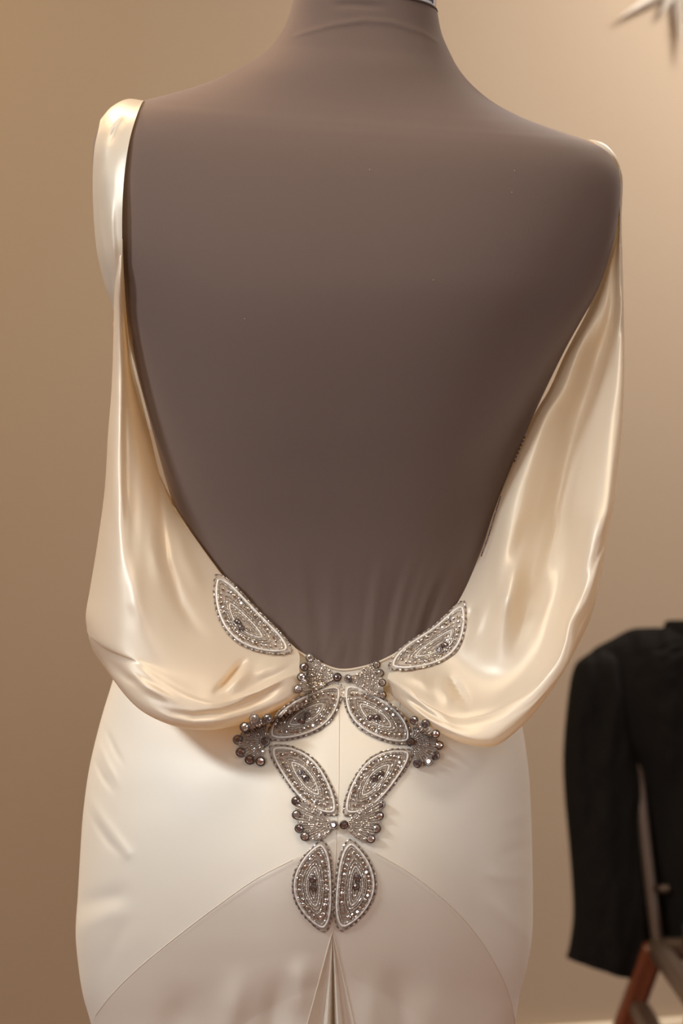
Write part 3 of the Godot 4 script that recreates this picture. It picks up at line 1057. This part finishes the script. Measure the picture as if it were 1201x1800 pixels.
func make_beadwork(root: Node3D) -> void:
	make_stone_kit()
	fan(root, Vector2(593, 1190), [[545, 1156], [535, 1172], [530, 1190], [524, 1211]], 6.6, "fan of beads left of the centre, just below the neckline", [[550, 1155], [536, 1168], [530, 1188], [524, 1214], [545, 1220]])
	fan(root, Vector2(612, 1192), [[673, 1222], [672, 1200], [668, 1183], [662, 1168]], 5.8, "fan of beads right of the centre, just below the neckline", [[655, 1222], [674, 1226], [674, 1200], [670, 1180], [660, 1166]])
	fan(root, Vector2(466, 1303), [[470, 1263], [447, 1263], [430, 1278], [418, 1300], [423, 1322], [439, 1335], [458, 1338]], 7.4, "round fan of beads at the far left of the motif")
	fan(root, Vector2(722, 1304), [[734, 1342], [754, 1338], [766, 1328], [772, 1310], [766, 1290], [748, 1272], [728, 1266]], 6.6, "round fan of beads at the far right of the motif")
	fan(root, Vector2(587, 1450), [[536, 1470], [526, 1456], [521, 1432], [520, 1408]], 6.8, "lower fan of beads left of the centre", [[566, 1476], [546, 1477], [527, 1458], [518, 1434], [522, 1404], [548, 1414]])
	fan(root, Vector2(605, 1450), [[670, 1414], [667, 1434], [662, 1456], [652, 1474]], 6.8, "lower fan of beads right of the centre", [[642, 1416], [670, 1408], [672, 1434], [664, 1458], [648, 1478], [626, 1474]])
	leaf(root, Vector2(380, 1010), Vector2(512, 1146), 33, 33, -24, 0, [[417, 1094], [423, 1104]], "beaded leaf on the left of the neckline")
	leaf(root, Vector2(816, 1058), Vector2(684, 1174), 31, 30, 25, 4, [[772, 1143], [782, 1135]], "beaded leaf on the right of the neckline")
	leaf(root, Vector2(600, 1205), Vector2(472, 1297), 34, 33, 7, 3, [[530, 1268], [540, 1258]], "beaded leaf at the upper left of the motif")
	leaf(root, Vector2(607, 1203), Vector2(722, 1305), 33, 34, -7, -3, [[652, 1262], [662, 1262]], "beaded leaf at the upper right of the motif")
	leaf(root, Vector2(475, 1312), Vector2(592, 1432), 32, 33, 6, 3, [[528, 1358], [537, 1367]], "beaded leaf at the middle left of the motif")
	leaf(root, Vector2(724, 1320), Vector2(606, 1432), 33, 32, -8, -3, [[658, 1368], [669, 1360]], "beaded leaf at the middle right of the motif")
	leaf(root, Vector2(566, 1478), Vector2(570, 1638), 36, 35, -18, 0, [[550, 1545], [551, 1560]], "beaded leaf at the bottom left of the motif")
	leaf(root, Vector2(616, 1476), Vector2(600, 1636), 36, 35, 18, 0, [[628, 1543], [626, 1558]], "beaded leaf at the bottom right of the motif")

func make_dress() -> void:
	var root := thing("wedding_gown")
	tag(root, "ivory satin wedding gown with draped open back and beaded leaf motif", "gown")
	make_skirt(root)
	make_drape(root)
	make_beadwork(root)

# ------------------------------------------------------------------ chair and jacket
func ring_stack(levels: Array, zc: float, per: int, nc: int, wob := 0.0, seed_ := 0, nexp := 2.3) -> ArrayMesh:
	var nz := FastNoiseLite.new(); nz.seed = seed_; nz.frequency = 0.012
	var g := []
	for r in (levels.size() - 1) * per + 1:
		var i := mini(r / per, levels.size() - 2)
		var t := r / float(per) - i
		var l := []
		for k in 5: l.append(cr(float(levels[maxi(i - 1, 0)][k]), float(levels[i][k]), float(levels[i + 1][k]), float(levels[mini(i + 2, levels.size() - 1)][k]), t))
		var row := PackedVector3Array()
		for c in nc + 1:
			var an := TAU * c / nc
			var ct := -cos(an)
			var sx := signf(ct) * pow(absf(ct), 2.0 / nexp)
			var sz := signf(sin(an)) * pow(absf(sin(an)), 2.0 / nexp)
			var px: float = (l[1] + l[3]) * 0.5 + (l[3] - l[1]) * 0.5 * sx
			var py: float = lerpf(l[0], l[2], (sx + 1) * 0.5)
			var p := pt(px, py, zc)
			p.z += (l[4] * sz + wob * nz.get_noise_2d(px * 1.5, py * 0.35) * absf(sz)) * 0.001
			row.append(p)
		g.append(row)
	return grid_mesh(g, true)

func make_chair() -> void:
	var ZC := -1580.0
	var c0 := pt(1158, 1668, ZC)          # rear left corner of the seat
	var w := 0.40
	var at := Vector3(c0.x + w * 0.5, 0, c0.z + 0.2)
	var root := thing("banquet_chair", at)
	tag(root, "brown framed chair with black seat standing by the wall under the black jacket", "chair")
	var P := func(x: float, y: float, z: float) -> Vector3: return Vector3(c0.x + x, y, c0.z + z) - at
	var h := c0.y
	# seat rails and cushion
	for q in [[Vector3(0, h, -0.01), Vector3(0, h, 0.42)], [Vector3(w, h, -0.01), Vector3(w, h, 0.42)], [Vector3(0, h, 0), Vector3(w, h, 0)], [Vector3(0, h, 0.41), Vector3(w, h, 0.41)]]:
		var b := bar(P.call(q[0].x, q[0].y, q[0].z), P.call(q[1].x, q[1].y, q[1].z), 0.03, 0.03, 0.008)
		put("seat_rail", b[0], M.bronze, root).transform = b[1]
	var g := []
	for e in [[0.0, 0.0], [0.0, 0.9], [0.012, 1.0], [0.035, 1.0], [0.05, 0.93], [0.06, 0.7], [0.064, 0.0]]:
		var row := PackedVector3Array()
		for k in 49:
			var an := TAU * k / 48
			var sx := signf(cos(an)) * pow(absf(cos(an)), 0.35)
			var sz := signf(sin(an)) * pow(absf(sin(an)), 0.35)
			row.append(P.call(w * 0.5 + sx * (w * 0.5 - 0.02) * e[1], h + 0.01 + e[0], 0.205 + sz * 0.195 * e[1]))
		g.append(row)
	put("seat", grid_mesh(g, true), M.seat_cloth, root)
	# legs, splayed a little, rear ones raked
	for s in [0, 1]:
		var x0 := 0.0 if s == 0 else w
		var out := -1.0 if s == 0 else 1.0
		var b := bar(P.call(x0 + 0.004 * out, h + 0.005, -0.005), P.call(x0 + 0.155 * out, 0.0, -0.07), 0.032, 0.034, 0.007)
		put("leg", b[0], M.wood, root).transform = b[1]
		b = bar(P.call(x0 + 0.004 * out, h - 0.005, 0.40), P.call(x0 + 0.10 * out, 0.0, 0.44), 0.032, 0.034, 0.007)
		put("leg", b[0], M.wood, root).transform = b[1]
		b = bar(P.call(x0 + 0.026 * out, h - 0.085, -0.01), P.call(x0 + 0.022 * out, h - 0.10, 0.405), 0.022, 0.03, 0.006)
		put("stretcher", b[0], M.bronze, root).transform = b[1]
		# back posts, leaning outwards and back
		var q0: Vector3 = P.call(x0, h, 0.0)
		var q1: Vector3 = P.call(x0 + 0.028 * out, 0.68, -0.03)
		var q2: Vector3 = P.call(x0 + 0.032 * out, 0.87, -0.07)
		var line := PackedVector3Array()
		for i in 25:
			var t := i / 24.0
			line.append(q0.lerp(q1, t).lerp(q1.lerp(q2, t), t))
		put("back_post", tube_mesh(line, 0.0085, 12), M.bronze, root)
		var kn := CylinderMesh.new(); kn.top_radius = 0.009; kn.bottom_radius = 0.009; kn.height = 0.022
		var k := put("bracket", kn, M.setting, root)
		k.transform = Transform3D(Basis(Vector3(0, 0, 1), PI / 2), P.call(x0 + 0.026 * out, h - 0.085, 0.0))
		k = put("bolt", kn, M.bronze, root)
		k.transform = Transform3D(Basis(Vector3(0, 0, 1), PI / 2).scaled(Vector3(0.6, 0.6, 0.6)), P.call(x0 - 0.007 * out, h + 0.085, 0.002))
	var tb := bar(P.call(-0.03, 0.87, -0.07), P.call(w + 0.03, 0.87, -0.07), 0.02, 0.02, 0.006)
	put("back_rail", tb[0], M.bronze, root).transform = tb[1]
	var pad := bar(P.call(w * 0.5, 0.60, -0.04), P.call(w * 0.5, 0.85, -0.065), w - 0.03, 0.035, 0.012)
	put("backrest", pad[0], M.seat_cloth, root).transform = pad[1]

	# jacket hung over the back
	var jr := thing("suit_jacket", Vector3(c0.x + 0.2, 0.47, c0.z - 0.05))
	tag(jr, "black suit jacket hung over the chair back with its sleeve hanging down", "jacket")
	var zj := -1635.0
	var body := ring_stack([[1112, 1180, 1112, 1450, 4], [1104, 1120, 1104, 1500, 22], [1122, 1078, 1122, 1545, 38], [1150, 1036, 1150, 1590, 48], [1200, 1030, 1200, 1595, 58], [1290, 1078, 1290, 1545, 66],
		[1368, 1122, 1368, 1500, 70], [1450, 1138, 1450, 1480, 72], [1540, 1149, 1540, 1470, 74], [1652, 1162, 1652, 1460, 72], [1656, 1172, 1656, 1450, 60]], zj, 10, 96, 16.0, 4)
	shift(put("jacket_body", body, M.black_cloth, jr), jr)
	for s in [0, 1]:
		var lv := []
		for q in [[1152, 1030, 1140, 1062, 18], [1172, 1010, 1160, 1090, 34], [1225, 999, 1225, 1104, 44], [1320, 991, 1320, 1118, 46], [1400, 993, 1400, 1130, 44], [1500, 1002, 1500, 1137, 42], [1600, 1008, 1610, 1144, 42], [1660, 1002, 1690, 1142, 40], [1682, 996, 1720, 1126, 36]]:
			lv.append(q if s == 0 else [q[2], 2626 - q[3], q[0], 2626 - q[1], q[4]])
		shift(put("sleeve", ring_stack(lv, zj + 8, 12, 64, 14.0, 7 + s), M.black_cloth, jr), jr)
	var col := ring_stack([[1098, 1165, 1098, 1465, 26], [1092, 1172, 1092, 1458, 30], [1094, 1172, 1094, 1458, 36], [1120, 1160, 1120, 1470, 44], [1150, 1172, 1150, 1458, 47], [1152, 1180, 1152, 1450, 42]], zj, 6, 64, 6.0, 12)
	shift(put("collar", col, M.black_cloth, jr), jr)

func shift(o: Node3D, parent: Node3D) -> void:
	o.position -= parent.position

# ------------------------------------------------------------------ wall ornament
func make_ornament() -> void:
	var turn := Basis(Vector3.UP, deg_to_rad(ROOM_TURN))
	var c := Vector3(0.0, 0.0, 0.0)
	var d := 4.30
	c = Vector3((1189 - 600.5) * K * d, EYE.y + (900 + 28) * K * d, 0)
	c.z = ROOM_AT.z - tan(deg_to_rad(ROOM_TURN)) * (c.x - ROOM_AT.x)
	var root := thing("starburst_ornament", c + turn * Vector3(0, 0, 0.012))
	root.basis = turn
	tag(root, "pale pointed starburst ornament fixed to the beige wall at the top right", "ornament")
	var hub := SphereMesh.new(); hub.radius = 0.026; hub.height = 0.03
	put("hub", hub, M.paper, root).rotation.x = PI / 2
	for i in 12:
		var a := -PI / 2 + 0.02 + TAU * i / 12.0 + (-0.05 if i == 11 else 0.0)
		var l := 0.150 if i % 2 == 0 else 0.078
		var wd := 0.0105
		var st := SurfaceTool.new()
		st.begin(Mesh.PRIMITIVE_TRIANGLES)
		var tip := Vector3(l, 0, 0.004)
		var q := [Vector3(0.012, 0, 0.014), Vector3(l * 0.35, -wd, 0.0), Vector3(l * 0.35, wd, 0.0), Vector3(l * 0.35, 0, 0.015), Vector3(0.012, -wd * 0.6, 0), Vector3(0.012, wd * 0.6, 0)]
		var m := Vector3(l * 0.3, 0, 0.003)
		face(st, [q[0], q[3], q[1]], m); face(st, [q[0], q[1], q[4]], m); face(st, [q[0], q[2], q[3]], m); face(st, [q[0], q[5], q[2]], m)
		face(st, [q[3], tip, q[1]], m); face(st, [q[3], q[2], tip], m); face(st, [q[4], q[1], q[2]], m); face(st, [q[4], q[2], q[5]], m); face(st, [q[1], tip, q[2]], m)
		put("spike", st.commit(), M.paper, root).rotation.z = a

# ------------------------------------------------------------------ room
func room_box(called: String, u0: float, u1: float, y0: float, y1: float, w0: float, w1: float, m: Material, bev := 0.001) -> MeshInstance3D:
	var turn := Basis(Vector3.UP, deg_to_rad(ROOM_TURN))
	var o := put(called, cbox(Vector3(u1 - u0, y1 - y0, w1 - w0), bev), m)
	o.transform = Transform3D(turn, ROOM_AT + turn * Vector3((u0 + u1) * 0.5, (y0 + y1) * 0.5, (w0 + w1) * 0.5))
	tag(o, "", "", "", "structure")
	return o

const U0 := -4.2
const U1 := 2.6
const W1 := 8.4
const TOP := 2.75

func make_room() -> void:
	room_box("floor", U0 - 0.15, U1 + 0.15, -0.12, 0.0, -0.15, W1 + 0.15, M.carpet)
	room_box("ceiling", U0 - 0.15, U1 + 0.15, TOP, TOP + 0.12, -0.15, W1 + 0.15, M.ceiling)
	room_box("wall_back", U0 - 0.15, U1 + 0.15, 0.0, TOP, -0.15, 0.0, M.wall)
	room_box("wall_left", U0 - 0.15, U0, 0.0, TOP, 0.0, W1, M.wall_side)
	room_box("wall_right", U1, U1 + 0.15, 0.0, TOP, 0.0, W1, M.wall_side)
	room_box("wall_front", U0 - 0.15, U1 + 0.15, 0.0, TOP, W1, W1 + 0.15, M.wall_side)
	room_box("wall_partition", U0, -3.2, 0.0, TOP, 3.6, 4.0, M.wall_side)
	room_box("baseboard_back", U0, U1, 0.0, 0.12, 0.0, 0.018, M.trim, 0.006)
	room_box("baseboard_left", U0, U0 + 0.018, 0.0, 0.12, 0.018, W1, M.trim, 0.006)
	room_box("baseboard_right", U1 - 0.018, U1, 0.0, 0.12, 0.018, W1, M.trim, 0.006)

func room_at(u: float, y: float, w: float) -> Vector3:
	return ROOM_AT + Basis(Vector3.UP, deg_to_rad(ROOM_TURN)) * Vector3(u, y, w)

# a window with a bright blind: frame, glowing blind and the light it lets in
func lit_window(called: String, at: Vector3, yaw: float, size: Vector2, col: Color, energy: float) -> void:
	var root := thing(called, at)
	root.rotation.y = yaw
	tag(root, "", "", "", "structure")
	for q in [[Vector3(0, size.y / 2 + 0.03, 0.02), Vector3(size.x + 0.12, 0.06, 0.05)], [Vector3(0, -size.y / 2 - 0.03, 0.02), Vector3(size.x + 0.12, 0.06, 0.07)], [Vector3(-size.x / 2 - 0.03, 0, 0.02), Vector3(0.06, size.y, 0.05)], [Vector3(size.x / 2 + 0.03, 0, 0.02), Vector3(0.06, size.y, 0.05)], [Vector3(0, 0, 0.022), Vector3(0.04, size.y, 0.03)]]:
		put("window_frame", cbox(q[1], 0.006), M.trim, root).position = q[0]
	var m := mat(Color(0.9, 0.9, 0.9), 0.9)
	m.emission_enabled = true
	m.emission = col
	m.emission_energy_multiplier = 0.9
	put("window_blind", cbox(Vector3(size.x, size.y, 0.006), 0.001), m, root).position.z = 0.004
	var l := AreaLight3D.new()
	l.name = "daylight"
	l.area_size = size * 0.98
	l.light_color = col
	l.light_energy = energy
	l.light_size = 0.2
	l.shadow_enabled = true
	root.add_child(l)
	l.position.z = 0.05
	l.rotation.y = PI

# a square ceiling lamp: frame, glowing diffuser, area light just below it
func light_panel(p: Vector3, side: float, col: Color, energy: float, label: String) -> void:
	var root := thing("ceiling_light", p)
	root.rotation.y = deg_to_rad(ROOM_TURN)
	tag(root, label, "lamp")
	for k in 4:
		var f := put("lamp_frame", cbox(Vector3(side + 0.06, 0.03, 0.03), 0.005), M.trim, root)
		f.transform = Transform3D(Basis(Vector3.UP, k * PI / 2), Basis(Vector3.UP, k * PI / 2) * Vector3(0, -0.015, side / 2 + 0.015))
	var m := mat(Color(0.9, 0.9, 0.9), 0.9)
	m.emission_enabled = true
	m.emission = col
	m.emission_energy_multiplier = 1.5
	put("lamp_diffuser", cbox(Vector3(side, 0.01, side), 0.002), m, root).position.y = -0.006
	var l := AreaLight3D.new()
	l.name = "lamp"
	l.area_size = Vector2(side, side) * 0.96
	l.light_color = col
	l.light_energy = energy
	l.shadow_enabled = true
	root.add_child(l)
	l.position.y = -0.035
	l.rotation.x = -PI / 2

# a round ceiling lamp: ring, glowing disc, spot in front of it
func downlight(p: Vector3, col: Color, energy: float, angle: float, aim: Vector3, rad: float, label: String) -> void:
	var root := thing("ceiling_light", p)
	tag(root, label, "lamp")
	var ring := TorusMesh.new(); ring.inner_radius = rad; ring.outer_radius = rad + 0.025
	put("trim_ring", ring, M.trim, root).position.y = -0.004
	var disc := CylinderMesh.new(); disc.top_radius = rad; disc.bottom_radius = rad; disc.height = 0.008
	var m := mat(Color(1, 1, 1), 0.9)
	m.emission_enabled = true
	m.emission = col
	m.emission_energy_multiplier = 3.0
	put("lamp_glass", disc, m, root).position.y = -0.006
	var l := SpotLight3D.new()
	l.name = "lamp"
	l.light_color = col
	l.light_energy = energy
	l.light_size = rad
	l.spot_range = 12.0
	l.spot_attenuation = 2.0
	l.spot_angle = angle
	l.spot_angle_attenuation = 0.8
	l.shadow_enabled = true
	root.add_child(l)
	l.position.y = -0.03
	l.look_at_from_position(l.global_position, aim, Vector3(0, 0, 1))

# ------------------------------------------------------------------
func _ready() -> void:
	rng.seed = 7
	# camera
	var cam := Camera3D.new()
	cam.name = "camera"
	cam.position = EYE
	cam.fov = 2.0 * rad_to_deg(atan(900.0 * K))
	cam.near = 0.05
	cam.far = 40.0
	var ca := CameraAttributesPhysical.new()
	ca.frustum_focal_length = 12.0 / (900.0 * K)
	ca.frustum_focus_distance = 1.68
	ca.frustum_near = 0.05
	ca.frustum_far = 40.0
	ca.exposure_aperture = 5.0
	cam.attributes = ca
	add_child(cam)
	cam.current = true
	# sky and exposure
	var env := Environment.new()
	env.background_mode = Environment.BG_COLOR
	env.background_color = Color(0.5, 0.55, 0.62)
	env.tonemap_mode = Environment.TONE_MAPPER_LINEAR
	env.tonemap_exposure = 1.0
	env.sdfgi_enabled = true
	env.ssao_enabled = true
	env.ssil_enabled = true
	var we := WorldEnvironment.new()
	we.name = "surroundings"
	we.environment = env
	add_child(we)
	# materials
	materials()
	zbuf.resize(CW * CH)
	zbuf.fill(-999.0)
	# lights: daylight from two sides, warm lamps in the ceiling behind the form
	var yaw := deg_to_rad(ROOM_TURN)
	lit_window("window_1", room_at(U0, 1.65, 5.4), yaw + PI / 2, Vector2(2.0, 1.7), Color(0.93, 0.96, 1.0), 7.0)
	lit_window("window_2", room_at(U1, 1.60, 5.0), yaw - PI / 2, Vector2(2.0, 1.7), Color(0.93, 0.96, 1.0), 2.4)
	light_panel(room_at(0.55, TOP, 0.85), 0.6, Color(1.0, 0.98, 0.95), 4.5, "square ceiling lamp with a white diffuser close to the back wall")
	light_panel(room_at(-1.9, TOP, 0.75), 0.5, Color(1.0, 0.91, 0.73), 1.6, "small square ceiling lamp close to the back wall, left of the dress form")
	light_panel(Vector3(-0.35, TOP, 0.45), 1.3, Color(1.0, 0.92, 0.80), 1.6, "large square ceiling lamp with a white diffuser over the dress form")
	downlight(Vector3(-2.2, TOP, 1.6), Color(0.93, 0.97, 1.0), 9.0, 26.0, Vector3(0.0, 0.9, 0.0), 0.32, "round ceiling spotlight left of the dress form")
	downlight(Vector3(1.3, TOP, 1.9), Color(1.0, 0.97, 0.93), 1.1, 26.0, Vector3(0.05, 0.85, 0.0), 0.32, "round ceiling spotlight right of the dress form")
	downlight(Vector3(-1.25, TOP, -1.1), Color(1.0, 0.80, 0.58), 3.0, 32.0, Vector3(-0.15, 0.85, -0.1), 0.07, "round warm ceiling lamp behind the dress form")
	# structure, then things
	make_room()
	make_form()
	make_dress()
	make_chair()
	make_ornament()
